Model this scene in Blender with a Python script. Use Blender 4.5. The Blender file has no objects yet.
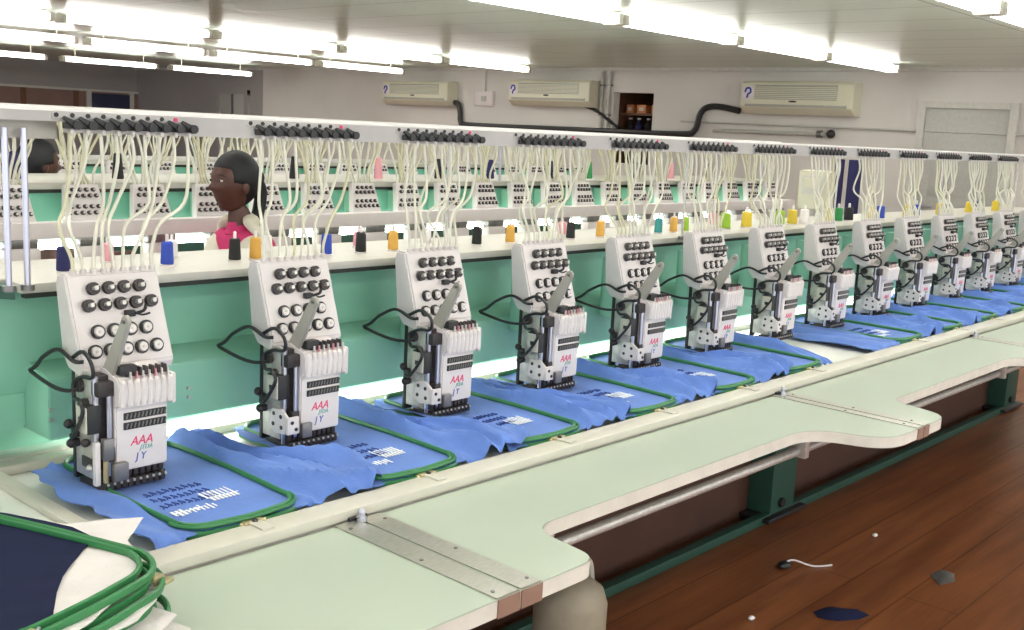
import bpy, bmesh, math, random
from mathutils import Vector, Matrix, Euler
random.seed(7)
C = bpy.context.scene.collection
sc = bpy.context.scene
PI = math.pi

# ------------------------------------------------------------------ materials
def mat(name, col, rough=.5, metal=0, noise=.06, nscale=30, emit=None, estr=0, bump=0, bscale=200, coat=0, spec=.5, sheen=0, stretch=(1, 1, 1)):
    m = bpy.data.materials.new(name); m.use_nodes = True
    nt = m.node_tree; b = nt.nodes['Principled BSDF']
    b.inputs['Roughness'].default_value = rough
    b.inputs['Metallic'].default_value = metal
    b.inputs['Specular IOR Level'].default_value = spec
    b.inputs['Coat Weight'].default_value = coat
    if sheen: b.inputs['Sheen Weight'].default_value = sheen
    tc = nt.nodes.new('ShaderNodeTexCoord'); mp = nt.nodes.new('ShaderNodeMapping')
    mp.inputs['Scale'].default_value = stretch
    nt.links.new(tc.outputs['Object'], mp.inputs['Vector'])
    nz = nt.nodes.new('ShaderNodeTexNoise'); nz.inputs['Scale'].default_value = nscale; nz.inputs['Detail'].default_value = 4
    nt.links.new(mp.outputs['Vector'], nz.inputs['Vector'])
    cr = nt.nodes.new('ShaderNodeValToRGB')
    a = [max(0, c * (1 - noise)) for c in col]; z = [min(1, c * (1 + noise)) for c in col]
    cr.color_ramp.elements[0].position = .3; cr.color_ramp.elements[1].position = .7
    cr.color_ramp.elements[0].color = (*a, 1); cr.color_ramp.elements[1].color = (*z, 1)
    nt.links.new(nz.outputs['Fac'], cr.inputs['Fac']); nt.links.new(cr.outputs['Color'], b.inputs['Base Color'])
    if emit:
        b.inputs['Emission Color'].default_value = (*emit, 1); b.inputs['Emission Strength'].default_value = estr
    if bump:
        n2 = nt.nodes.new('ShaderNodeTexNoise'); n2.inputs['Scale'].default_value = bscale
        nt.links.new(mp.outputs['Vector'], n2.inputs['Vector'])
        bp = nt.nodes.new('ShaderNodeBump'); bp.inputs['Strength'].default_value = bump; bp.inputs['Distance'].default_value = .01
        nt.links.new(n2.outputs['Fac'], bp.inputs['Height']); nt.links.new(bp.outputs['Normal'], b.inputs['Normal'])
    return m

M = {}
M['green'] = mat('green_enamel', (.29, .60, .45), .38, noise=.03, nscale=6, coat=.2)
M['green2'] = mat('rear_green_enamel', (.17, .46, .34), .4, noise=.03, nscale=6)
M['dgreen'] = mat('dark_green_paint', (.025, .085, .06), .5)
M['ivory'] = mat('ivory_paint', (.72, .665, .655), .35, noise=.02)
M['cream'] = mat('cream_paint', (.58, .555, .48), .4, noise=.03)
M['tablewhite'] = mat('thread_table_laminate', (.50, .48, .43), .4, noise=.03)
M['railwhite'] = mat('rail_paint', (.52, .50, .49), .45, noise=.03)
M['laminate'] = mat('pale_green_laminate', (.44, .50, .41), .28, noise=.025, nscale=4, spec=.5)
M['edgeband'] = mat('table_edge_band', (.66, .62, .56), .45)
M['chipdark'] = mat('dark_red_brown_board', (.085, .035, .022), .6, noise=.15, nscale=5)
M['chip'] = mat('brown_board_edge', (.26, .15, .11), .6)
M['chrome'] = mat('chrome', (.58, .58, .68), .28, 1, noise=.02)
M['steel'] = mat('brushed_steel', (.52, .51, .46), .34, .85, noise=.12, nscale=60, stretch=(1, 8, 1))
M['seam'] = mat('seam_shadow_gap', (.03, .035, .03), .8)
M['black'] = mat('black_plastic', (.018, .018, .02), .45)
M['dark'] = mat('dark_machinery', (.042, .034, .036), .45, .2, noise=.3, nscale=90)
M['gun'] = mat('gunmetal', (.22, .21, .205), .35, .6, noise=.2)
M['alu'] = mat('dull_aluminium', (.55, .53, .50), .4, .5, noise=.12, nscale=70)
M['arm'] = mat('grey_beige_lever', (.40, .38, .34), .45, .25, noise=.06)
M['tube'] = mat('milky_thread_tube', (.74, .72, .61), .4, noise=.05)
M['tubey'] = mat('yellowed_thread_tube', (.66, .63, .44), .4, noise=.05)
M['blue'] = mat('blue_jersey', (.115, .21, .55), .85, noise=.12, nscale=12, bump=.15, bscale=260, sheen=.08, spec=.25)
M['navy'] = mat('navy_jersey', (.011, .014, .045), .95, spec=.2, noise=.1, bump=.12, bscale=240)
M['white_felt'] = mat('white_backing_felt', (.68, .635, .62), .9, noise=.05, nscale=18, bump=.25, bscale=60)
M['hoop'] = mat('green_hoop_plastic', (.03, .19, .06), .4)
M['stitchw'] = mat('white_stitching', (.78, .82, .86), .8)
M['stitchb'] = mat('navy_stitching', (.03, .07, .28), .8)
M['pink'] = mat('pink_print', (.80, .05, .18), .5)
M['teal'] = mat('teal_print', (.15, .45, .42), .5)
M['bluep'] = mat('blue_print', (.08, .12, .50), .5)
M['bed'] = mat('white_bed_plate', (.78, .78, .72), .25, noise=.02)
M['skin'] = mat('brown_skin', (.085, .032, .022), .5, noise=.08)
M['hair'] = mat('black_hair', (.005, .005, .008), .65, noise=.2, nscale=150)
M['magenta'] = mat('magenta_cotton', (.55, .03, .14), .85)
M['scarf'] = mat('cream_cotton', (.62, .58, .48), .85)
M['ac'] = mat('cream_ac_casing', (.66, .64, .50), .45, noise=.02)
M['acgrille'] = mat('ac_grille', (.36, .37, .31), .5)
M['wood'] = mat('shelf_brown', (.16, .07, .035), .6, noise=.2)
M['orange'] = mat('orange_carton', (.55, .20, .07), .6)
M['door'] = mat('grey_door_paint', (.47, .47, .43), .5)
M['frame'] = mat('door_frame_paint', (.60, .59, .54), .5)
M['brownwall'] = mat('pinkish_brown_panel', (.26, .16, .13), .7, noise=.1, nscale=3)
M['glassdark'] = mat('dark_window_glass', (.04, .045, .09), .12)
M['beige'] = mat('beige_plastic', (.31, .265, .195), .55, noise=.06)
M['brass'] = mat('brass_clip', (.50, .42, .24), .35, .6)
def emis(name, col, s):
    m = bpy.data.materials.new(name); m.use_nodes = True; nt = m.node_tree
    b = nt.nodes['Principled BSDF']; b.inputs['Base Color'].default_value = (.9, .9, .9, 1)
    b.inputs['Emission Color'].default_value = (*col, 1); b.inputs['Emission Strength'].default_value = s
    return m
M['lamp'] = emis('fluorescent_glow', (1, .97, .92), 13.5)
M['lamp2'] = emis('under_beam_lamp_glow', (1, .985, .95), 26)
M['lamp3'] = emis('far_under_beam_lamp_glow', (1, .985, .95), 20)
for n, c in dict(cnavy=(.02, .02, .10), cblue=(.03, .07, .42), cblack=(.015, .015, .015), corange=(.72, .40, .08), cyellow=(.70, .52, .05),
                 cwhite=(.78, .74, .74), clime=(.30, .50, .04), cgreen=(.03, .25, .08), cteal=(.05, .30, .30), cpink=(.75, .35, .40)).items():
    M[n] = mat('thread_' + n[1:], c, .75, noise=.08, nscale=300, bump=.2, bscale=500, stretch=(1, 1, 6))

def floor_mat():
    m = bpy.data.materials.new('reddish_wood_floor'); m.use_nodes = True; nt = m.node_tree; b = nt.nodes['Principled BSDF']
    tc = nt.nodes.new('ShaderNodeTexCoord'); mp = nt.nodes.new('ShaderNodeMapping'); mp.inputs['Scale'].default_value = (.5, 6, 1)
    nz = nt.nodes.new('ShaderNodeTexNoise'); nz.inputs['Scale'].default_value = 2.2; nz.inputs['Detail'].default_value = 9; nz.inputs['Roughness'].default_value = .62
    cr = nt.nodes.new('ShaderNodeValToRGB'); e = cr.color_ramp.elements
    e[0].position = .28; e[0].color = (.118, .036, .014, 1); e[1].position = .75; e[1].color = (.34, .118, .042, 1)
    br = nt.nodes.new('ShaderNodeTexBrick'); br.inputs['Scale'].default_value = 1
    br.inputs['Brick Width'].default_value = 2.4; br.inputs['Row Height'].default_value = .19; br.inputs['Mortar Size'].default_value = .0035
    br.inputs['Color1'].default_value = (1, 1, 1, 1); br.inputs['Color2'].default_value = (.90, .88, .86, 1); br.inputs['Mortar'].default_value = (.5, .45, .4, 1)
    mx = nt.nodes.new('ShaderNodeMix'); mx.data_type = 'RGBA'; mx.blend_type = 'MULTIPLY'; mx.inputs[0].default_value = 1
    L = nt.links.new
    L(tc.outputs['Object'], mp.inputs[0]); L(mp.outputs[0], nz.inputs[0]); L(nz.outputs['Fac'], cr.inputs[0]); L(tc.outputs['Object'], br.inputs['Vector'])
    L(cr.outputs[0], mx.inputs[6]); L(br.outputs[0], mx.inputs[7]); L(mx.outputs[2], b.inputs['Base Color'])
    b.inputs['Roughness'].default_value = .42
    return m
M['floor'] = floor_mat()
def ceil_mat():
    m = bpy.data.materials.new('glossy_ceiling_panels'); m.use_nodes = True; nt = m.node_tree; b = nt.nodes['Principled BSDF']
    tc = nt.nodes.new('ShaderNodeTexCoord')
    br = nt.nodes.new('ShaderNodeTexBrick'); br.inputs['Scale'].default_value = 1; br.offset = 0
    br.inputs['Brick Width'].default_value = 2.4; br.inputs['Row Height'].default_value = .6; br.inputs['Mortar Size'].default_value = .008
    br.inputs['Color1'].default_value = (.73, .83, .73, 1); br.inputs['Color2'].default_value = (.70, .80, .70, 1); br.inputs['Mortar'].default_value = (.36, .39, .35, 1)
    mp = nt.nodes.new('ShaderNodeMapping'); mp.inputs['Rotation'].default_value = (0, 0, PI / 2)
    nz = nt.nodes.new('ShaderNodeTexNoise'); nz.inputs['Scale'].default_value = 3
    bp = nt.nodes.new('ShaderNodeBump'); bp.inputs['Strength'].default_value = .12; bp.inputs['Distance'].default_value = .02
    L = nt.links.new
    L(tc.outputs['Object'], mp.inputs[0]); L(mp.outputs[0], br.inputs['Vector']); L(br.outputs[0], b.inputs['Base Color'])
    L(tc.outputs['Object'], nz.inputs[0]); L(nz.outputs['Fac'], bp.inputs['Height']); L(bp.outputs[0], b.inputs['Normal'])
    b.inputs['Roughness'].default_value = .30
    return m
M['ceiling'] = ceil_mat()
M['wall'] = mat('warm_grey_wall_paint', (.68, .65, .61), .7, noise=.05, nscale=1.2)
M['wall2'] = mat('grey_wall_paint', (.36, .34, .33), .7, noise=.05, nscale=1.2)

# ------------------------------------------------------------------ mesh builder
class MB:
    def __init__(s): s.v = []; s.f = []; s.m = []; s.mats = []
    def mi(s, m):
        if m not in s.mats: s.mats.append(m)
        return s.mats.index(m)
    def add(s, vs, fs, m):
        o = len(s.v); i = s.mi(m); s.v += [tuple(v) for v in vs]
        for f in fs: s.f.append(tuple(o + a for a in f)); s.m.append(i)
    def box(s, x0, x1, y0, y1, z0, z1, m, b=0):
        if b <= 0:
            vs = [(x, y, z) for x in (x0, x1) for y in (y0, y1) for z in (z0, z1)]
            s.add(vs, [(0, 1, 3, 2), (4, 6, 7, 5), (0, 4, 5, 1), (2, 3, 7, 6), (0, 2, 6, 4), (1, 5, 7, 3)], m); return
        bm = bmesh.new(); bmesh.ops.create_cube(bm, size=1)
        for v in bm.verts: v.co = Vector(((x0 + x1) / 2 + v.co.x * (x1 - x0), (y0 + y1) / 2 + v.co.y * (y1 - y0), (z0 + z1) / 2 + v.co.z * (z1 - z0)))
        b = min(b, (x1 - x0) * .49, (y1 - y0) * .49, (z1 - z0) * .49)
        bmesh.ops.bevel(bm, geom=bm.edges[:], offset=b, segments=2, affect='EDGES', profile=.6)
        s.bm(bm, m)
    def bm(s, bm, m, mtx=None):
        bm.verts.index_update()
        s.add([(mtx @ v.co if mtx else v.co)[:] for v in bm.verts], [[v.index for v in f.verts] for f in bm.faces], m); bm.free()
    def prism(s, poly, a0, a1, m, axis='x', b=0):
        # poly in the plane across axis: x->(y,z)  y->(x,z)  z->(x,y)
        bm = bmesh.new()
        def P(p, a): return {'x': (a, p[0], p[1]), 'y': (p[0], a, p[1]), 'z': (p[0], p[1], a)}[axis]
        lo = [bm.verts.new(P(p, a0)) for p in poly]; hi = [bm.verts.new(P(p, a1)) for p in poly]; n = len(poly)
        bm.faces.new(lo); bm.faces.new(hi[::-1])
        for i in range(n): bm.faces.new((lo[i], hi[i], hi[(i + 1) % n], lo[(i + 1) % n]))
        bmesh.ops.recalc_face_normals(bm, faces=bm.faces[:])
        if b: bmesh.ops.bevel(bm, geom=bm.edges[:], offset=b, segments=2, affect='EDGES')
        s.bm(bm, m)
    def cyl(s, p, q, r, m, r2=None, n=12, cap=True):
        p = Vector(p); q = Vector(q); d = (q - p).normalized(); r2 = r if r2 is None else r2
        u = d.orthogonal().normalized(); w = d.cross(u)
        vs = []
        for c, rr in ((p, r), (q, r2)):
            for i in range(n): a = 2 * PI * i / n; vs.append(c + rr * (math.cos(a) * u + math.sin(a) * w))
        fs = [(i, (i + 1) % n, n + (i + 1) % n, n + i) for i in range(n)]
        if cap: fs += [tuple(range(n))[::-1], tuple(range(n, 2 * n))]
        s.add(vs, fs, m)
    def lathe(s, prof, m, c=(0, 0, 0), n=20):
        vs = []; fs = []
        for r, z in prof:
            for i in range(n): a = 2 * PI * i / n; vs.append((c[0] + r * math.cos(a), c[1] + r * math.sin(a), c[2] + z))
        k = len(prof)
        for j in range(k - 1):
            for i in range(n): fs.append((j * n + i, j * n + (i + 1) % n, (j + 1) * n + (i + 1) % n, (j + 1) * n + i))
        fs += [tuple(range(n))[::-1], tuple(range((k - 1) * n, k * n))]
        s.add(vs, fs, m)
    def tube(s, pts, r, m, n=6, sub=6, closed=False, flat=1):
        P = [Vector(p) for p in pts]
        if sub > 1: P = smooth(P, sub, closed)
        vs = []; N = len(P); prev = None
        for i in range(N):
            if closed: d = P[(i + 1) % N] - P[i - 1]
            else: d = P[min(i + 1, N - 1)] - P[max(i - 1, 0)]
            d.normalize()
            if prev is None: u = d.orthogonal().normalized() if abs(d.z) > .9 else Vector((0, 0, 1)).cross(d).normalized()
            else:
                u = prev - d * prev.dot(d); u.normalize()
            prev = u; w = d.cross(u)
            for k in range(n): a = 2 * PI * k / n; vs.append(P[i] + r * math.cos(a) * u + r * flat * math.sin(a) * w)
        fs = []
        R = N if closed else N - 1
        for i in range(R):
            j = (i + 1) % N
            for k in range(n): fs.append((i * n + k, i * n + (k + 1) % n, j * n + (k + 1) % n, j * n + k))
        if not closed: fs += [tuple(range(n))[::-1], tuple(range((N - 1) * n, N * n))]
        s.add(vs, fs, m)
    def sphere(s, c, r, m, n=10, sc=(1, 1, 1)):
        bm = bmesh.new(); bmesh.ops.create_uvsphere(bm, u_segments=n + 2, v_segments=n, radius=r)
        for v in bm.verts: v.co = Vector((c[0] + v.co.x * sc[0], c[1] + v.co.y * sc[1], c[2] + v.co.z * sc[2]))
        s.bm(bm, m)
    def mesh(s, name, smooth_ang=35):
        me = bpy.data.meshes.new(name); me.from_pydata(s.v, [], s.f)
        for k in s.mats: me.materials.append(M[k])
        me.polygons.foreach_set('material_index', s.m)
        me.polygons.foreach_set('use_smooth', [True] * len(s.f)); me.update()
        bm = bmesh.new(); bm.from_mesh(me); bmesh.ops.recalc_face_normals(bm, faces=bm.faces[:])
        ca = math.radians(smooth_ang)
        for e in bm.edges:
            if len(e.link_faces) == 2 and e.calc_face_angle(0) > ca: e.smooth = False
        bm.to_mesh(me); bm.free()
        return me
    def obj(s, name, parent=None, loc=(0, 0, 0), ang=35):
        o = bpy.data.objects.new(name, s.mesh(name, ang)); C.objects.link(o); o.location = loc
        if parent is not None: o.parent = parent
        return o

def smooth(P, sub, closed=False):
    out = []; N = len(P); R = N if closed else N - 1
    for i in range(R):
        if closed: p0, p1, p2, p3 = P[i - 1], P[i], P[(i + 1) % N], P[(i + 2) % N]
        else: p0, p1, p2, p3 = P[max(i - 1, 0)], P[i], P[i + 1], P[min(i + 2, N - 1)]
        for k in range(sub):
            t = k / sub
            out.append(.5 * ((2 * p1) + (p2 - p0) * t + (2 * p0 - 5 * p1 + 4 * p2 - p3) * t * t + (3 * p1 - p0 - 3 * p2 + p3) * t ** 3))
    if not closed: out.append(P[-1])
    return out

def thing(name, label, cat, loc=(0, 0, 0), group=None, rz=0):
    o = bpy.data.objects.new(name, None); C.objects.link(o); o.location = loc; o.rotation_euler = (0, 0, rz)
    o.empty_display_size = .05
    return tag(o, label, cat, group)
def tag(o, label, cat, group=None):
    o['label'] = label; o['category'] = cat
    if group: o['group'] = group
    return o
def struct(o): o['kind'] = 'structure'; return o
def copy_tree(root, loc, label=None, group=None, skip=()):
    r = root.copy(); C.objects.link(r); r.location = loc
    if label: r['label'] = label
    if group: r['group'] = group
    for ch in list(root.children):
        if ch.name.split('.')[0] in skip: continue
        c = ch.copy(); C.objects.link(c); c.parent = r
        for g in list(ch.children):
            d = g.copy(); C.objects.link(d); d.parent = c
    return r
def text_mesh(body, size, m, mb, mtx, extrude=.0004, shear=0):
    cu = bpy.data.curves.new('lettering', 'FONT'); cu.body = body; cu.size = size; cu.extrude = extrude; cu.shear = shear
    cu.align_x = 'CENTER'; cu.resolution_u = 3
    o = bpy.data.objects.new('lettering', cu); C.objects.link(o)
    dg = bpy.context.evaluated_depsgraph_get(); dg.update()
    me = bpy.data.meshes.new_from_object(o.evaluated_get(dg))
    bm = bmesh.new(); bm.from_mesh(me); mb.bm(bm, m, mtx)
    bpy.data.objects.remove(o); bpy.data.curves.remove(cu); bpy.data.meshes.remove(me)

ORD = ['first', 'second', 'third', 'fourth', 'fifth', 'sixth', 'seventh', 'eighth', 'ninth', 'tenth', 'eleventh', 'twelfth', 'thirteenth', 'fourteenth', 'fifteenth', 'sixteenth', 'seventeenth', 'eighteenth', 'nineteenth', 'twentieth', 'twenty-first', 'twenty-second', 'twenty-third', 'twenty-fourth']

# ------------------------------------------------------------------ camera
f, yaw, pitch, roll = 1076.2, .733512, .171808, .050185
cz = 1.55
F = Vector((math.cos(yaw) * math.cos(pitch), math.sin(yaw) * math.cos(pitch), -math.sin(pitch)))
R0 = Vector((math.sin(yaw), -math.cos(yaw), 0)); U0 = R0.cross(F)
Rt = math.cos(roll) * R0 + math.sin(roll) * U0; Up = -math.sin(roll) * R0 + math.cos(roll) * U0
cam = bpy.data.cameras.new('camera'); co = bpy.data.objects.new('camera', cam); C.objects.link(co)
co.matrix_world = Matrix(((Rt.x, Up.x, -F.x, 0), (Rt.y, Up.y, -F.y, 0), (Rt.z, Up.z, -F.z, cz), (0, 0, 0, 1)))
cam.sensor_width = 36; cam.lens = f / 1024 * 36; cam.clip_start = .05; cam.clip_end = 100
sc.camera = co

# ------------------------------------------------------------------ room shell
XW, YL, ZC = 10.5, 19.3, 2.315
b = MB(); b.box(-3, XW + .1, -3, YL + .1, -.1, 0, 'floor'); struct(b.obj('floor'))
b = MB(); b.box(-3, XW + .1, -3, YL + .1, ZC, ZC + .1, 'ceiling'); struct(b.obj('ceiling'))
# far end wall with a square opening (y 7.42..8.0, z 1.2..2.03) into a small store room
b = MB()
b.box(XW, XW + .12, -3, 7.42, 0, ZC, 'wall'); b.box(XW, XW + .12, 8.0, 15.2, 0, ZC, 'wall')
b.box(XW, XW + .12, 7.42, 8.0, 2.03, ZC, 'wall'); b.box(XW, XW + .12, 7.42, 8.0, 0, 1.2, 'wall')
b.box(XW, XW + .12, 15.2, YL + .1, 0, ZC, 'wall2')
struct(b.obj('wall_end'))
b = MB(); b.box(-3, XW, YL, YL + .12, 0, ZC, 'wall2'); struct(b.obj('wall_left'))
b = MB(); b.box(-3, XW, YL - .05, YL, 1.55, 1.83, 'brownwall'); b.box(-3, XW, YL - .08, YL, 1.83, 1.87, 'frame')
for x in (7.4, 8.3, 9.25): b.box(x, x + .09, YL - .07, YL - .05, 1.2, 1.83, 'wood')
struct(b.obj('trim_1'))
b = MB(); b.box(9.55, 10.3, YL - .12, YL - .08, 1.3, 1.80, 'glassdark', .01); b.box(9.47, 9.55, YL - .13, YL - .07, 1.25, 1.83, 'frame'); b.box(10.3, 10.38, YL - .13, YL - .07, 1.25, 1.83, 'frame')
struct(b.obj('window_1'))
b = MB(); b.box(XW - .05, XW, -3, YL, ZC - .035, ZC, 'frame'); struct(b.obj('trim_2'))
b = MB(); b.box(XW - .02, XW, -3, YL, 0, .1, 'frame'); struct(b.obj('baseboard_end'))
# door on the right
b = MB(); b.box(XW - .03, XW, 3.42, 4.2, 0, 1.94, 'door', .004); b.box(XW - .035, XW - .03, 3.52, 4.1, 1.1, 1.85, 'door', .003); d = b.obj('door_1'); struct(d)
b = MB(); b.box(XW - .05, XW, 4.2, 4.27, 0, 2.0, 'frame'); b.box(XW - .05, XW, 3.35, 3.42, 0, 2.0, 'frame'); b.box(XW - .06, XW, 3.42, 4.2, 1.94, 2.0, 'frame'); b.obj('door_frame', d)
b = MB(); b.cyl((XW - .03, 4.13, 1.0), (XW - .09, 4.13, 1.0), .012, 'chrome'); b.cyl((XW - .09, 4.13, 1.0), (XW - .09, 4.03, 1.0), .01, 'chrome'); b.obj('door_handle', d)
# left service door / duct panel
b = MB(); b.box(XW - .04, XW, 15.66, 16.40, 0, 1.88, 'door', .004); d = b.obj('door_2'); struct(d)
b = MB(); b.box(XW - .06, XW, 16.40, 16.50, 0, 1.95, 'wall2'); b.box(XW - .06, XW, 15.56, 15.66, 0, 1.95, 'wall2'); b.box(XW - .07, XW, 15.56, 16.5, 1.88, 1.95, 'wall2'); b.box(XW - .06, XW - .04, 15.99, 16.03, 1.2, 1.88, 'gun'); b.obj('door_frame', d)
# store room behind the opening
b = MB(); b.box(XW + .12, XW + 1.0, 7.3, 7.34, .8, 2.2, 'wood'); b.box(XW + .12, XW + 1.0, 8.1, 8.14, .8, 2.2, 'wood')
b.box(XW + .98, XW + 1.02, 7.3, 8.14, .8, 2.2, 'wood'); b.box(XW + .12, XW + 1, 7.3, 8.14, 2.2, 2.24, 'wood'); b.box(XW + .12, XW + 1, 7.3, 8.14, .78, .8, 'wood')
struct(b.obj('wall_store'))
b = MB(); b.box(XW + .2, XW + .5, 7.345, 8.095, 1.775, 1.80, 'wood'); b.box(XW + .2, XW + .5, 7.345, 8.095, 1.50, 1.525, 'wood')
b.box(XW + .2, XW + .5, 7.345, 7.375, .8, 2.0, 'wood'); b.box(XW + .2, XW + .5, 8.065, 8.095, .8, 2.0, 'wood')
tag(b.obj('shelf_rack'), 'brown wooden shelf rack inside the square opening in the end wall', 'shelf')
for i, (y, w) in enumerate(((7.55, .12), (7.76, .13), (7.93, .1))):
    b = MB(); b.box(-.09, .09, -w / 2, w / 2, 0, .10, 'orange', .006); b.box(-.091, -.085, -w / 4, w / 4, .03, .07, 'cream')
    tag(b.obj('carton', loc=(XW + .33, y, 1.80)), ['right', 'middle', 'left'][i] + ' one of three orange cartons on the shelf in the wall opening', 'carton', 'orange cartons in the wall opening')
for i, y in enumerate((7.56, 7.68, 7.82, 7.95)):
    b = MB(); b.lathe([(.045, 0), (.05, .02), (.05, .13), (.02, .17), (.02, .20)], ['cnavy', 'cblack', 'cnavy', 'cblack'][i], n=12); b.cyl((0, 0, .2), (0, 0, .22), .024, 'cwhite')
    tag(b.obj('bottle', loc=(XW + .3, y, 1.525)), ['rightmost', 'second from right', 'third from right', 'leftmost'][i] + ' dark bottle on lower shelf inside the wall opening', 'bottle', 'dark bottles in the wall opening')

# ------------------------------------------------------------------ wall equipment
def aircon(y0, y1, z0, z1, label, sticker=True):
    t = thing('air_conditioner', label, 'air conditioner', (XW, (y0 + y1) / 2, z0), 'wall air conditioners')
    W = (y1 - y0) / 2; H = z1 - z0; D = .2
    b = MB(); b.prism([(0, 0), (-.12, 0), (-D, .07), (-D, H - .03), (-D + .03, H), (0, H)], -W, W, 'ac', 'y', .006)
    me = b.obj('casing', t)
    # prism axis y expects (x,z)
    b = MB(); b.box(-D - .004, -D + .002, -W + .17, W - .17, .15, H - .04, 'acgrille', .002)
    for i in range(7): z = .16 + i * (H - .21) / 7; b.box(-D - .009, -D - .003, -W + .17, W - .17, z, z + .008, 'ac')
    b.obj('intake_grille', t)
    b = MB(); b.box(-D - .006, -D + .02, -W + .06, W - .06, .075, .10, 'acgrille'); b.box(-D - .01, -D, -W + .06, W - .06, .10, .112, 'ac'); b.obj('louvre', t)
    b = MB(); b.sphere((-D - .004, .02, .132), .012, 'black', sc=(.3, 4, .8)); b.obj('badge', t)
    if sticker:
        b = MB(); b.cyl((-D - .001, W - .09, H - .13), (-D - .006, W - .09, H - .13), .075, 'ivory', n=20)
        b.tube([(-D - .008, W - .055, H - .12), (-D - .008, W - .07, H - .08), (-D - .008, W - .11, H - .08), (-D - .008, W - .12, H - .12), (-D - .008, W - .09, H - .14), (-D - .008, W - .08, H - .18)], .010, 'cblue')
        b.obj('sticker', t)
    return t
aircon(10.66, 12.0, 1.80, 2.125, 'leftmost cream split air conditioner high on the end wall')
aircon(8.22, 9.54, 1.84, 2.16, 'middle cream air conditioner beside the switch box on the end wall')
aircon(4.88, 6.15, 1.83, 2.17, 'large cream air conditioner with a blue sticker, nearest the grey door')
t = thing('switch_box', 'small white switch box on the wall between two air conditioners', 'switch box', (XW, 10.12, 1.82))
b = MB(); b.box(-.05, 0, -.16, .16, 0, .19, 'ivory', .01); b.obj('box_body', t)
b = MB(); b.box(-.056, -.05, -.05, .04, .06, .13, 'door', .002); b.obj('switch', t)
b = MB(); b.cyl((-.02, 0, .19), (-.02, 0, ZC - 1.81 - .036), .008, 'door'); b.obj('conduit', t)
b = MB(); x = XW - .05
b.tube([(x, 10.75, 1.86), (x, 10.6, 1.84), (x, 10.55, 1.72), (x, 10.53, 1.60), (x, 10.38, 1.565), (x, 9.2, 1.565), (x, 8, 1.57), (x, 7.0, 1.575), (x, 6.8, 1.62), (x, 6.74, 1.80), (x, 6.66, 1.88), (x, 6.5, 1.895), (x, 6.24, 1.855)], .035, 'black', n=10)
tag(b.obj('insulated_pipe'), 'black insulated refrigerant pipe running between the air conditioners along the wall', 'pipe')
b = MB(); x = XW - .045; b.tube([(x - .06, 8.36, 1.86), (x, 8.2, 1.80), (x, 7.95, 1.66), (x - .01, 7.85, 1.61)], .02, 'black', n=8)
tag(b.obj('drain_hose'), 'short black hose slanting down from the middle air conditioner', 'hose')
b = MB(); b.tube([(XW - .03, 7.0, 1.72), (XW - .03, 3.0, 1.715)], .012, 'door', sub=1); b.tube([(XW - .03, 2.0, 1.715), (XW - .03, 3.0, 1.715)], .012, 'door', sub=1)
tag(b.obj('wall_conduit'), 'thin grey conduit running level across the end wall past the door', 'conduit')
b = MB(); b.cyl((XW - .05, 6.55, 1.635), (XW - .05, 5.2, 1.645), .022, 'door', n=10); b.sphere((XW - .05, 5.15, 1.65), .045, 'black'); b.cyl((XW - .05, 5.3, 1.645), (XW - .05, 5.25, 1.645), .04, 'gun')
b.cyl((XW, 6.4, 1.635), (XW - .05, 6.4, 1.635), .01, 'door'); b.cyl((XW, 5.4, 1.645), (XW - .05, 5.4, 1.645), .01, 'door')
tag(b.obj('grey_pipe'), 'grey pipe with black end cap under the air conditioner with blue sticker', 'pipe')
for i, y in enumerate((8.05, 8.16)):
    b = MB(); b.cyl((XW - .03, y, 1.6), (XW - .03, y, ZC - .04), .018, 'door'); 
    for z in (1.75, 2.1): b.box(XW - .05, XW, y - .025, y + .025, z, z + .02, 'gun')
    tag(b.obj('vertical_conduit'), ['right', 'left'][i] + ' one of two grey vertical conduits beside the square wall opening', 'conduit', 'vertical conduits by the opening')

# ------------------------------------------------------------------ ceiling lights
def lamp_rows():
    L = 1.24; rows = [
        (4.33, 2.262, 9.92, 7, 'row over the second machine'),
        (2.0, 2.25, 9.9, 8, 'row above the front machine'),
        (-.2, 2.25, 7.0, 6, 'added unseen fill row over the front aisle'),  # off-camera row, added to light the head fronts
        (-2.2, 2.25, 7.0, 6, 'added unseen fill row far right of the aisle'),  # second off-camera row, added as front fill light
        (8.87, 2.25, 9.92, 6, 'upper of three rows at left'),
        (11.1, 2.22, 9.92, 5, 'middle of three rows at left'),
        (14.5, 2.165, 9.9, 4, 'lowest of three rows at left')]
    proto = None
    spans = [1.42, 1.42, 1.42, 1.42, 1.45, 1.5, 1.6]
    for ri, (y, z, xe, n, lab) in enumerate(rows):
        sp = spans[ri]
        for k in range(n):
            xc = xe - sp / 2 - k * sp
            lb = '%s tube light from the end wall, %s' % (ORD[k], lab)
            if proto is None:
                t = thing('ceiling_light', lb, 'light', (xc, y, z), 'bare tube ceiling lights')
                b = MB(); b.box(-.69, .69, -.018, .018, .020, .045, 'ivory', .004); b.obj('batten', t)
                b = MB(); b.cyl((-.66, -.036, 0), (.66, -.036, 0), .026, 'lamp', n=12); b.obj('glass_tube', t)
                b = MB(); b.cyl((-.66, .036, 0), (.66, .036, 0), .026, 'lamp', n=12); b.obj('glass_tube', t)
                for s in (-1, 1):
                    b = MB(); b.box(s * .675 - .02, s * .675 + .02, -.066, .066, -.034, .034, 'cream', .004); b.obj('lamp_holder', t)
                proto = t
            else:
                t = copy_tree(proto, (xc, y, z), lb)
            for s in (-.5, .5):
                b = MB(); b.cyl((s, 0, .04), (s, 0, ZC - z), .006, 'cream', n=8); b.obj('hanger_rod', t)
lamp_rows()

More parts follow.
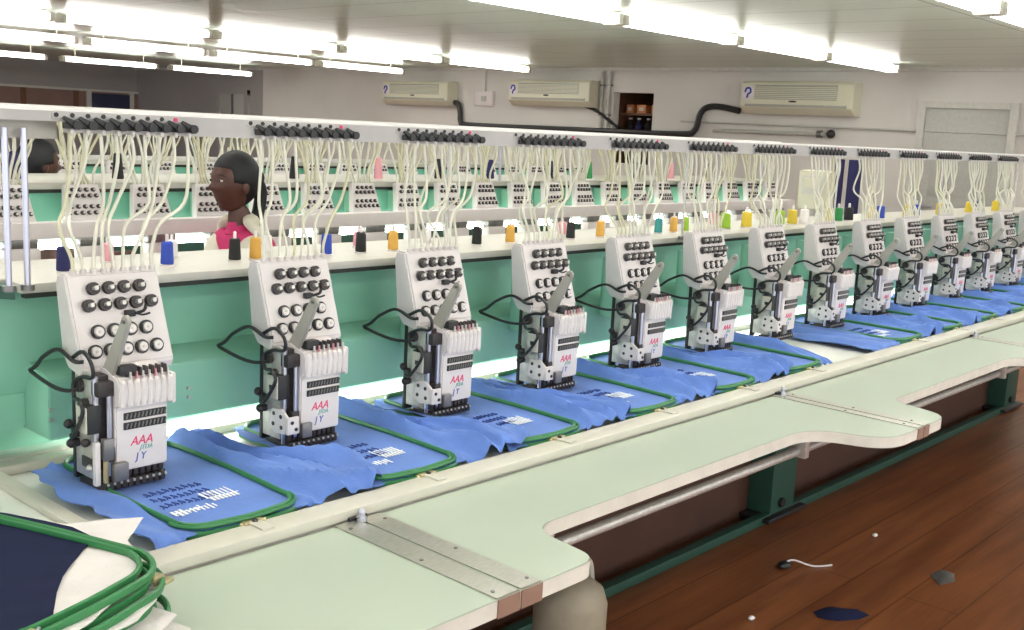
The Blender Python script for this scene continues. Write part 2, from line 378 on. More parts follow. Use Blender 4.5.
# ------------------------------------------------------------------ front machine body
X0, X1 = .2, 6.95
m = thing('embroidery_machine', 'long green multi-head embroidery machine frame in front with white thread table', 'machine', (3.5, 2.2, 0))
def mp_(b, name, par=m):  # geometry is written in world coordinates
    o = b.obj(name, par); p = par; off = Vector((0, 0, 0))
    while p is not None: off += p.location; p = p.parent
    o.location = -off; return o
b = MB(); b.prism([(2.03, 1.055), (2.03, 1.205), (2.24, 1.205), (2.24, .95), (2.10, .95), (2.05, 1.0)], X0, X1, 'green')
b.prism([(1.95, .925), (1.95, 1.038), (1.957, 1.045), (2.03, 1.063), (2.24, 1.0), (2.24, .925)], .877, X1, 'green', b=.002)
b.prism([(2.05, .93), (2.05, 1.0), (2.12, 1.01), (2.24, 1.0), (2.24, .93)], X0, .877, 'green', b=.002)
beam = mp_(b, 'beam')
b = MB()
for k in range(15):
    x = .955 + .4 * k - .165
    if x < .9: x = .985 - .085 
    for z in (.985, .965): b.cyl((x - .02, 1.9505, z), (x - .02, 1.946, z), .004, 'alu', n=8)
mp_(b, 'bolt')
b = MB(); b.box(.83, X1, 1.945, 2.25, 1.21, 1.228, 'tablewhite', .003); b.box(X0, .83, 2.02, 2.25, 1.21, 1.228, 'tablewhite', .003)
b.box(.84, X1, 1.952, 1.97, 1.200, 1.21, 'seam'); mp_(b, 'thread_table')
b = MB(); b.prism([(X0, 1.99), (.80, 1.99), (.825, 1.96), (.825, 2.02), (X0, 2.02)], 1.198, 1.222, 'dgreen', 'z'); mp_(b, 'bracket')
# upper thread rail
b = MB()
b.prism([(1.895, 1.503), (1.888, 1.540), (1.892, 1.545), (1.925, 1.5455), (1.925, 1.540), (1.905, 1.536), (1.902, 1.503)], .895, X1, 'railwhite', b=0)
b.prism([(1.892, 1.522), (1.888, 1.540), (1.892, 1.545), (1.925, 1.5455), (1.925, 1.540), (1.905, 1.536), (1.9, 1.522)], X0, .895, 'railwhite')
b.box(X0, .895, 1.93, 1.94, 1.49, 1.53, 'arm')
rail = mp_(b, 'thread_rail')
gb = None; er = None
for k in range(15):
    cx = .955 + .4 * k + .062
    if gb is None:
        b = MB()
        b.box(-.132, .132, -.006, 0, .002, .014, 'black', .002)
        for i in range(9):
            x = -.118 + i * .029
            b.cyl((x + .008, -.005, .009), (x + .008, -.016, .009), .0085, 'black', n=10)
            b.prism([(x - .018, .020), (x - .014, .024), (x + .010, .014), (x + .012, .004), (x + .002, .006)], -.013, -.007, 'black', 'y')
            b.cyl((x + .003, -.004, .0), (x + .003, -.004, -.008), .0035, 'ivory', n=6)
        gb = b.obj('thread_guide_bank', rail); gb.location = (cx, 1.888, 1.508)
        b = MB(); b.box(-.150, .098, -.0012, .002, -.006, .006, 'railwhite')
        for i in range(9): b.cyl((-.142 + i * .029, .0, 0), (-.142 + i * .029, -.003, 0), .0042, 'black' if i < 8 else 'pink', n=10)
        er = b.obj('eyelet_row', rail); er.location = (cx, 1.8895, 1.5345)
        er.rotation_euler = (0, 0, 0)
        er.location.z = 1.5335
    else:
        for o in (gb, er):
            c = o.copy(); C.objects.link(c); c.parent = rail; c.location = (cx, o.location.y, o.location.z)
off = m.location
for o in list(rail.children): o.location = o.location  # rail's own frame is the world frame (offset cancelled)
pp = None
for x in (.796, .829, 1.885, 2.95, 4.02, 5.1, 6.15):
    b = MB(); b.cyl((x, 1.935 if x > .83 else 1.915, 1.222), (x, 1.935 if x > .83 else 1.915, 1.508 if x < .83 else 1.54), .0055 if x < .83 else .004, 'chrome' if x < .83 else 'alu', n=12)
    b.cyl((x, 1.935 if x > .83 else 1.915, 1.222), (x, 1.935 if x > .83 else 1.915, 1.232), .012, 'gun', n=12); mp_(b, 'support_rod')
# under-beam work lamp
b = MB(); b.box(1.0, X1 - .1, 2.02, 2.06, .918, .926, 'ivory'); lampc = mp_(b, 'lamp_channel')
b = MB(); b.box(1.0, X1 - .1, 2.025, 2.055, .912, .918, 'lamp2'); mp_(b, 'lamp_strip')
# bed and lower frame
b = MB(); b.box(X0, X1, 1.425, 2.3, .838, .852, 'bed', .002)
b.box(X0, X1, 2.17, 2.23, .852, .93, 'green')
mp_(b, 'bed_plate')
b = MB(); b.box(X0, X1, 1.46, 2.28, .74, .836, 'dgreen'); mp_(b, 'bed_girder')
b = MB(); b.box(X0, X1, 2.02, 2.06, 0, .035, 'dgreen', .003); mp_(b, 'floor_rail')
b = MB(); b.box(X0, X1, 2.13, 2.15, .0, .74, 'chipdark'); b.box(X0, X1, 2.12, 2.13, .30, .33, 'chipdark', .003); mp_(b, 'kick_board')
for x in (1.15, 3.99, 6.83):
    b = MB(); b.box(x - .10, x + .10, 2.02, 2.13, .03, .74, 'dgreen', .004); b.box(x - .16, x + .16, 1.99, 2.129, .012, .03, 'black', .004); b.cyl((x - .02, 2.02, .07), (x - .02, 2.005, .07), .02, 'black'); mp_(b, 'leg')
# pantograph frame
p = thing('pantograph_frame', 'cream moving border frame carrying the hoops along the front machine bed', 'frame', (3.5, 1.7, .852))
b = MB(); b.box(.78, 6.6, 1.413, 1.472, .8525, .872, 'cream', .005); mp_(b, 'front_bar', p)
b = MB(); b.box(.6, 6.6, 2.005, 2.04, .8525, .872, 'cream', .004); b.box(.6, 6.6, 2.075, 2.10, .8525, .864, 'cream', .003); b.box(.6, 6.6, 2.05, 2.07, .8525, .858, 'gun'); mp_(b, 'rear_bar', p)
b = MB(); b.box(.78, .81, 1.472, 2.005, .8525, .866, 'cream', .004); mp_(b, 'side_bar', p)
b = MB(); b.box(6.57, 6.6, 1.472, 2.005, .8525, .866, 'cream', .004); mp_(b, 'side_bar', p)

# ------------------------------------------------------------------ work table sections
def fillet(pts):
    out = []
    for i, (x, y, r) in enumerate(pts):
        if r == 0: out.append((x, y)); continue
        a = Vector(pts[i - 1][:2]); c = Vector(pts[(i + 1) % len(pts)][:2]); p = Vector((x, y))
        u = (a - p).normalized(); w = (c - p).normalized()
        for k in range(9):
            t = k / 8; out.append(tuple((p + u * r * (1 - t)) * (1 - t) ** 2 / 1 + 0 * p) if 0 else tuple(((1 - t) ** 2) * (p + u * r) + 2 * t * (1 - t) * p + t * t * (p + w * r)))
    return out
YF, YI, YB = 1.02, 1.185, 1.41
secs = [
    (-.3, 1.18, [(-.3, YB, 0), (-.3, YF, 0), (1.18, YF, 0), (1.18, YB, 0)]),
    (1.182, 2.70, [(1.182, YB, 0), (1.182, YF, 0), (1.375, YF, .04), (1.395, YI, .06), (2.45, YI, .10), (2.50, YF - .02, .10), (2.70, YF - .02, 0), (2.70, YB, 0)]),
    (2.702, 4.20, [(2.702, YB, 0), (2.702, YF - .02, 0), (2.865, YF - .02, .06), (2.915, YI - .01, .05), (3.93, YI - .01, .1), (4.0, YF - .02, .1), (4.20, YF - .02, 0), (4.20, YB, 0)]),
    (4.202, 5.7, [(4.202, YB, 0), (4.202, YF - .02, 0), (4.37, YF - .02, .06), (4.42, YI, .05), (5.43, YI, .1), (5.50, YF - .02, .1), (5.7, YF - .02, 0), (5.7, YB, 0)]),
    (5.702, 7.1, [(5.702, YB, 0), (5.702, YF - .02, 0), (5.87, YF - .02, .06), (5.92, YI, .05), (7.1, YI, 0), (7.1, YB, 0)])]
labs = ['nearest pale green work table top, under the stack of hooped fabric', 'pale green work table top between the near wide steel strip and the middle steel strip',
        'pale green work table top just beyond the middle steel seam', 'fourth pale green work table top along the machine towards the right', 'farthest pale green work table top at the right edge']
for i, (xa, xb, pts) in enumerate(secs):
    t = thing('work_table_top', labs[i], 'table', ((xa + xb) / 2, 1.2, .82), 'work table tops along the front machine')
    P = fillet(pts)
    b = MB(); b.prism(P, .822, .85, 'laminate', 'z'); mp_(b, 'board', t)
    # edge band along the front outline
    E = [q for q in P if q[1] < YB - .001]
    b = MB(); vs = []; fs = []
    off_ = .0015
    for q in E: vs += [(q[0], q[1] - off_, .8215), (q[0], q[1] - off_, .8485)]
    for k in range(len(E) - 1): fs.append((2 * k, 2 * k + 2, 2 * k + 3, 2 * k + 1))
    b.add(vs, fs, 'edgeband'); mp_(b, 'edge_band', t)
    if i < 4:
        w = .05 if i == 0 else .035
        b = MB(); b.box(xb - w, xb - .0025, YF - (.0 if i == 0 else .02), YB, .8505, .8525, 'steel')
        for yy in (YF + .02, 1.2, YB - .03): b.cyl((xb - w + .012, yy, .8525), (xb - w + .012, yy, .854), .0035, 'gun', n=8)
        mp_(b, 'cover_strip', t)
        b = MB(); b.box(xb - w, xb - .001, YF - (.004 if i == 0 else .024), YF - (.0017 if i == 0 else .0217), .820, .8495, 'chip'); mp_(b, 'bare_edge', t)
    if i > 0:
        w = .05 if i == 1 else .035
        b = MB(); b.box(xa + .0025, xa + w, YF - (.0 if i == 1 else .02), YB, .8505, .8525, 'steel')
        for yy in (YF + .02, 1.2, YB - .03): b.cyl((xa + w - .012, yy, .8525), (xa + w - .012, yy, .854), .0035, 'gun', n=8)
        mp_(b, 'cover_strip', t)
        b = MB(); b.box(xa + .001, xa + w, YF - (.004 if i == 1 else .024), YF - (.0017 if i == 1 else .0217), .820, .8495, 'chip'); mp_(b, 'bare_edge', t)
for i, x in enumerate((1.181, 2.701, 4.201)):
    b = MB(); b.cyl((0, 0, 0), (0, 0, .008), .010, 'chrome', n=14); b.cyl((0, 0, .008), (0, 0, .013), .006, 'chrome', n=14); b.sphere((0, 0, .016), .007, 'chrome'); b.box(-.02, .02, .008, .014, 0, .006, 'black')
    tag(b.obj('seam_knob', loc=(x, 1.398, .8525)), ['nearest', 'middle', 'far'][i] + ' chrome knob where a table seam meets the cream border frame', 'knob', 'chrome knobs at the table seams')
t = thing('support_tube', 'long steel tube slung under the front edge of the work tables', 'tube', (3.5, 1.25, .76))
b = MB(); b.cyl((.3, 1.25, .758), (6.9, 1.25, .758), .0125, 'alu', n=14); mp_(b, 'pipe', t)
for x in (.6, 1.50, 2.53, 4.05, 5.55):
    b = MB(); b.box(x - .012, x + .012, 1.225, 1.275, .742, .822, 'alu', .003); b.box(x - .03, x + .03, 1.225, 1.275, .816, .822, 'alu'); mp_(b, 'hanger_bracket', t)
t = thing('plastic_canister', 'beige plastic canister with curved handle standing below the near table corner', 'canister', (2.08, 1.62, 0))
b = MB(); b.lathe([(.085, 0), (.095, .01), (.096, .15), (.092, .16), (.096, .17), (.096, .35), (.085, .385), (.04, .42), (.03, .425)], 'beige', n=28); b.obj('body', t)
b = MB(); b.tube([(-.055, -.01, .40), (-.04, -.01, .45), (.01, -.01, .465), (.055, -.01, .445), (.07, -.01, .39)], .009, 'cream', n=8); b.obj('handle', t)
b = MB(); b.cyl((0, 0, .42), (0, 0, .442), .026, 'cream', n=18); b.obj('cap', t)

def HX(k): return .954 + .4 * k
# ------------------------------------------------------------------ embroidery head prototype (local: x right, y away, z up from needle plane)
HZ = .885
def knob_mesh(kind):
    b = MB(); n = Vector((0, -.97, .24)).normalized()
    O = Vector((0, 0, 0))
    if kind == 'dark':
        b.cyl(O, n * .004, .0115, 'gun', n=14); b.cyl(n * .004, n * .008, .0120, 'dark', .010, n=14); b.cyl(n * .008, n * .011, .010, 'dark', .0115, n=14)
        b.cyl(n * .011, n * .020, .0042, 'alu', n=8); b.tube([n * .009 + Vector((-.008, 0, -.004)), n * .014 + Vector((.006, 0, .004)), n * .012 + Vector((.013, 0, .006))], .0012, 'alu', n=5, sub=3)
    else:
        b.cyl(O, n * .005, .0130, 'black', n=16); b.cyl(n * .005, n * .010, .0092, 'ivory', .0082, n=16); b.cyl(n * .010, n * .0115, .0025, 'alu', n=8)
        b.tube([n * .006 + Vector((-.010, 0, .008)), n * .011 + Vector((-.013, 0, 0)), n * .006 + Vector((-.008, 0, -.010))], .0016, 'black', n=5, sub=3)
    return b
def tubes(h, seed, body_top, rail_c, n=9, r=.0026, ytop=.118, ztop=.618, spread=.031, dev=.02, share=None):
    rng = random.Random(seed); out = []
    for i in range(n):
        x1 = -.078 + i * .019; y1, z1 = body_top
        x0 = rail_c + (i - (n - 1) / 2) * spread
        s = rng.uniform(-dev, dev); q = rng.uniform(.55, .75); sl = rng.uniform(-.6, 1) * dev
        pts = [(x0, ytop, ztop), (x0 - .004 + sl * .3, ytop - .008, ztop - .05), (x0 * (q) + x1 * (1 - q) + s * 1.2, ytop - rng.uniform(.0, .035), ztop - .125),
               (x0 * .25 + x1 * .75 + s * 1.1 - .012, (ytop + y1) / 2 - rng.uniform(-.01, .03), z1 + .075), (x1 + s * .15, y1 + .002, z1 + .022), (x1, y1, z1)]
        b = MB(); b.tube(pts, r, 'tubey' if rng.random() < .14 else 'tube', n=6, sub=5)
        out.append(b.mesh('thread_tube', 80))
    return out
def head_proto(loc, label):
    h = thing('sewing_head', label, 'embroidery head', loc, 'heads of the front embroidery machine')
    b = MB()   # upper tension box
    bmh = bmesh.new(); PR = [(.098, .355), (.088, .372), (.060, .372), (.018, .208), (.026, .19), (.072, .20), (.092, .225)]
    lo = [bmh.verts.new((-.086 - .010 * (z_ - .19) / .18, y_, z_)) for y_, z_ in PR]; hi = [bmh.verts.new((.094 - .012 * (z_ - .19) / .18, y_, z_)) for y_, z_ in PR]
    bmh.faces.new(lo); bmh.faces.new(hi[::-1])
    for i in range(7): bmh.faces.new((lo[i], hi[i], hi[(i + 1) % 7], lo[(i + 1) % 7]))
    bmesh.ops.recalc_face_normals(bmh, faces=bmh.faces[:]); bmesh.ops.bevel(bmh, geom=bmh.edges[:], offset=.004, segments=2, affect='EDGES'); b.bm(bmh, 'ivory')
    b.box(.0, .07, .09, .174, .12, .30, 'green')
    body = b.obj('tension_box', h)
    b = MB()
    for i in range(9): b.cyl((-.078 + i * .019, .066, .371), (-.078 + i * .019, .064, .380), .0068, 'white_felt', .0052, n=10)
    b.obj('thread_inlets', h)
    def yp(z): return .060 - (.372 - z) * (.042 / .164) - .001
    kd = knob_mesh('dark').mesh('tension_knob'); kl = knob_mesh('light').mesh('thread_wheel')
    for z, n, x0, dx, me in ((.345, 4, -.050, .0295, kd), (.316, 5, -.062, .0300, kd), (.270, 4, -.050, .031, kl), (.236, 5, -.060, .0298, kl)):
        for i in range(n):
            o = bpy.data.objects.new(me.name.split('.')[0], me); C.objects.link(o); o.parent = h; o.location = (x0 + i * dx, yp(z), z)
    # small indicator block in the middle of the panel
    b = MB(); b.box(.004, .022, yp(.3) - .012, yp(.3), .292, .304, 'black', .002); b.tube([(.02, yp(.3) - .01, .298), (.035, yp(.3) - .016, .303), (.042, yp(.3) - .012, .312)], .003, 'black'); b.tube([(.02, yp(.3) - .01, .30), (.03, yp(.3) - .02, .296), (.045, yp(.3) - .02, .298)], .002, 'black'); b.obj('thread_catcher', h)
    # needle case
    b = MB()
    b.prism([(-.038, .025), (-.040, .142), (-.055, .152), (-.058, .182), (-.048, .198), (-.005, .212), (.025, .212), (.03, .03)], -.053, .060, 'ivory', b=.003)
    for i in range(8):
        x = -.045 + i * .0143
        b.cyl((x, -.052, .148), (x, -.055, .190), .0072, 'ivory', .0066, n=10); b.sphere((x, -.055, .190), .0066, 'ivory', n=8)
    b.box(.060, .070, -.055, -.01, .140, .198, 'ivory', .005)
    case = b.obj('needle_case', h)
    b = MB()
    for z in (.126, .108):
        b.box(-.036, .055, -.0425, -.038, z - .0065, z + .0065, 'black', .001)
        for i in range(11): b.cyl((-.032 + i * .0083, -.0435, z - .004), (-.029 + i * .0083, -.0435, z + .005), .0015, 'gun', n=6)
    b.obj('spring_window', h)
    b = MB()
    for i in range(7):
        x = -.031 + i * .0134
        b.box(x - .0022, x + .0022, -.050, -.036, .200, .215, 'dark'); b.box(x + .0024, x + .0042, -.055, -.04, .196, .209, 'cpink' if i % 3 == 1 else 'ivory')
    b.box(-.047, -.012, -.050, -.03, .203, .220, 'black', .002)
    b.obj('take_up_levers', h)
    b = MB(); Rm = Matrix.Translation((.002, -.0395, .070)) @ Matrix.Rotation(PI / 2, 4, 'X')
    text_mesh('AAA', .024, 'pink', b, Rm, shear=.3)
    Rm = Matrix.Translation((.012, -.0395, .060)) @ Matrix.Rotation(PI / 2, 4, 'X'); text_mesh('JTDA', .012, 'teal', b, Rm, shear=.3)
    Rm = Matrix.Translation((.0, -.0395, .042)) @ Matrix.Rotation(PI / 2, 4, 'X'); text_mesh('J Y', .019, 'bluep', b, Rm, shear=.2)
    b.obj('printed_logo', h)
    # needle row
    b = MB(); b.box(-.080, .078, -.020, .03, -.004, .008, 'dark', .002); b.box(-.080, .078, -.018, .02, .012, .022, 'gun', .002); b.box(-.084, -.074, -.034, .04, -.008, .004, 'dark', .002)
    for i in range(10):
        x = -.072 + i * .0148
        b.box(x - .0055, x + .0055, -.036, -.014, -.006, .010, 'dark', .0015); b.box(x - .005, x + .005, -.030, -.012, .012, .028, 'dark', .0015); b.cyl((x + .006, -.033, .006), (x + .006, -.038, .006), .0028, 'alu', n=8)
        b.cyl((x, -.022, .006), (x, -.022, -.008), .0018, 'chrome', n=6); b.cyl((x, -.005, .012), (x, -.005, .045), .003, 'alu', n=6)
        b.sphere((x + .005, -.02, .030), .004, 'dark', n=6)
    b.cyl((.062, -.024, .01), (.062, -.024, -.012), .002, 'dark', n=6)
    b.obj('needle_bars', h)
    # side mechanism (left)
    b = MB(); b.box(-.083, -.076, -.005, .055, .012, .205, 'alu', .002); b.box(-.084, -.062, .055, .066, .0, .235, 'black', .002)
    b.box(-.076, -.046, -.01, .05, .03, .20, 'dark', .003); b.box(-.082, -.048, -.03, .0, .165, .192, 'dark', .004)
    b.cyl((-.078, -.012, .0), (-.078, -.012, .20), .005, 'chrome', n=10); b.cyl((-.06, -.025, .02), (-.06, -.025, .17), .0045, 'chrome', n=10)
    b.cyl((-.09, .03, .178), (-.076, .03, .178), .012, 'dark'); b.cyl((-.09, .01, .15), (-.076, .01, .15), .009, 'dark')
    b.cyl((-.094, .045, .07), (-.07, .045, .07), .008, 'black'); b.sphere((-.096, .045, .07), .009, 'black', n=8); b.sphere((-.098, .05, .105), .009, 'black', n=8)
    b.box(-.07, -.05, -.03, -.006, .045, .075, 'dark', .003); b.box(-.09, -.07, .04, .06, .08, .10, 'black', .003)
    b.obj('side_plate', h)
    b = MB(); b.box(-.096, -.070, -.018, .022, .098, .15, 'black', .003); b.box(-.099, -.095, -.016, .020, .100, .147, 'cream', .002); b.box(-.101, -.098, -.004, .008, .118, .128, 'black'); b.obj('stepper_motor', h)
    b = MB(); b.prism([(-.034, .030), (-.038, .066), (-.018, .080), (.016, .076), (.022, .034), (.004, .026)], -.090, -.083, 'ivory', b=.0015)
    for y, z in ((-.018, .064), (.008, .045), (-.02, .042), (.006, .067)): b.cyl((-.0885, y, z), (-.0910, y, z), .0045, 'black', n=10)
    b.box(-.090, -.062, -.043, -.036, .030, .066, 'ivory', .002)
    for x, z in ((-.08, .055), (-.07, .04)): b.cyl((x, -.0428, z), (x, -.0445, z), .004, 'black', n=8)
    b.box(-.058, -.034, -.050, -.040, .020, .05, 'gun', .002)
    cp = b.obj('cover_plate', h)
    # lever arm
    b = MB(); P = []
    A = Vector((.018, .165)); T = Vector((-.068, .305)); d = (T - A).normalized(); nn = Vector((-d.y, d.x))
    for a in range(9): th = PI / 2 - a * PI / 8; P.append(T + d * math.cos(th) * .011 + nn * math.sin(th) * .011)
    for a in range(9): th = -PI / 2 - a * PI / 8; P.append(A + d * math.cos(th) * .021 + nn * math.sin(th) * .021)
    b.prism([tuple(q) for q in P], -.052, -.044, 'arm', b=.0012)
    b.cyl((-.056, T.x, T.y), (-.040, T.x, T.y), .0035, 'gun', n=8); b.cyl((-.058, A.x, A.y), (-.04, A.x, A.y), .008, 'dark', n=10); b.box(-.06, -.052, A.x - .012, A.x + .012, A.y - .015, A.y + .03, 'dark', .002)
    b.obj('lever_arm', h)
    # cables
    b = MB(); b.tube([(-.083, .02, .222), (-.094, .035, .222), (-.100, .08, .236), (-.104, .13, .215), (-.104, .165, .19), (-.104, .19, .178)], .0038, 'black', n=6)
    b.tube([(-.104, .186, .176), (-.104, .13, .168), (-.102, .08, .164), (-.096, .04, .168), (-.08, .02, .178)], .0038, 'black', n=6); b.obj('power_cable', h)
    b = MB(); b.tube([(-.088, .05, .225), (-.094, .0, .245), (-.096, -.035, .23), (-.092, -.03, .205), (-.09, .01, .198), (-.092, .04, .182), (-.097, .028, .158), (-.104, -.005, .160), (-.106, -.02, .14), (-.104, .02, .09), (-.096, .045, .085)], .0038, 'black', n=6); b.obj('looped_cable', h)
    return h
names = {0: 'nearest', 14: 'farthest'}
def head_label(k):
    return ('%s white embroidery head from the left on the front green machine' % ORD[k]).replace('first', 'large nearest, first')
head = head_proto((HX(0), 1.775, HZ), head_label(0))
for o_ in head.children:      # the needle case is a little narrower than the tension box above it
    nm = o_.name.split('.')[0]
    if nm in ('needle_case', 'spring_window', 'take_up_levers', 'printed_logo'):
        for v_ in o_.data.vertices: v_.co.x = -.053 + (v_.co.x + .053) * .90; v_.co.y += .006
    if nm == 'needle_bars':
        for v_ in o_.data.vertices: v_.co.x = -.078 + (v_.co.x + .078) * .84; v_.co.y += .003
heads = [head]
for k in range(1, 15): heads.append(copy_tree(head, (HX(k), 1.775, HZ), head_label(k)))
for o_ in list(heads[0].children):
    if o_.name.startswith('cover_plate'): bpy.data.objects.remove(o_)
b = MB(); b.box(-.088, -.078, -.028, -.016, .005, .085, 'ivory', .002); b.box(-.086, -.07, -.02, .03, .03, .05, 'dark', .003); b.box(-.075, -.055, -.035, -.02, .05, .09, 'gun', .003); b.cyl((-.07, -.03, .01), (-.07, -.03, .05), .005, 'brass'); b.sphere((-.092, .0, .08), .008, 'dark'); b.sphere((-.09, -.01, .035), .007, 'alu'); b.box(-.062, -.034, -.046, -.030, .012, .045, 'gun', .003); b.obj('guide_block', heads[0])
for k, h in enumerate(heads):
    for me in tubes(None, 3 + 7 * k, (.065, .380), .017 + .4 * k + 1 - HX(k), spread=.029, r=.0034):
        o = bpy.data.objects.new('thread_tube', me); C.objects.link(o); o.parent = h
# cluster of thick bundled tubes near the sixth head is part of the spread above

# ------------------------------------------------------------------ thread cones on the front table
cones = [(.958, 'navy'), (1.181, 'blue'), (1.346, 'black'), (1.40, 'orange'), (1.60, 'blue'), (1.706, 'black'), (1.811, 'orange'), (2.115, 'black'), (2.25, 'orange'), (2.52, 'black'), (2.665, 'orange'),
         (2.98, 'teal'), (3.07, 'orange'), (3.14, 'lime'), (3.40, 'lime'), (3.55, 'yellow'), (3.80, 'lime'), (3.90, 'yellow'), (4.00, 'cream'), (4.22, 'yellow'), (4.30, 'green'), (4.40, 'black'),
         (4.62, 'yellow'), (4.72, 'blue'), (5.02, 'yellow'), (5.12, 'blue'), (5.42, 'yellow'), (5.50, 'navy'), (5.82, 'yellow'), (5.9, 'navy'), (6.22, 'yellow')]
cmap = dict(navy='cnavy', blue='cblue', black='cblack', orange='corange', yellow='cyellow', lime='clime', green='cgreen', teal='cteal', cream='cwhite')
cone_me = {}
def cone(x, y, c, label, zs=1.0, group='thread cones on the front table'):
    t = thing('thread_cone', label, 'thread cone', (x, y, 1.228), group)
    t.scale = (.95, .95, 1.05) if x < 3.3 else (1.4, 1.4, 1.2)
    for key in ('thread', 'spindle'):
        if (c, key, zs) not in cone_me:
            b = MB()
            if key == 'thread': b.lathe([(.0135, .004), (.0145, .006), (.0125, .046 * zs), (.010, .049 * zs)], cmap.get(c, c), n=16)
            else: b.lathe([(.016, 0), (.016, .003), (.004, .004), (.0035, .062 * zs), (.001, .064 * zs)], 'ivory', n=12)
            cone_me[(c, key, zs)] = b.mesh(key)
        o = bpy.data.objects.new(key, cone_me[(c, key, zs)]); C.objects.link(o); o.parent = t
    return t
cnt = {}
tot = {}
for x, c in cones: tot[c] = tot.get(c, 0) + 1
for x, c in cones:
    cnt[c] = cnt.get(c, 0) + 1
    n = ORD[cnt[c] - 1] if tot[c] > 1 else 'only'
    cone(x, 2.05, c, '%s %s thread cone from the left, front edge of front thread table' % (n, c))
for i, x in enumerate((1.10, 1.25, 1.50, 1.78, 2.02, 2.36, 2.60, 2.80, 3.22, 3.48, 3.72)):
    cone(x, 2.15, 'cwhite' if i % 3 else 'cpink', '%s %s thread cone from the left, back row of front thread table' % (ORD[i], 'white' if i % 3 else 'pale pink'), .8, 'cones in the back row on the front table')

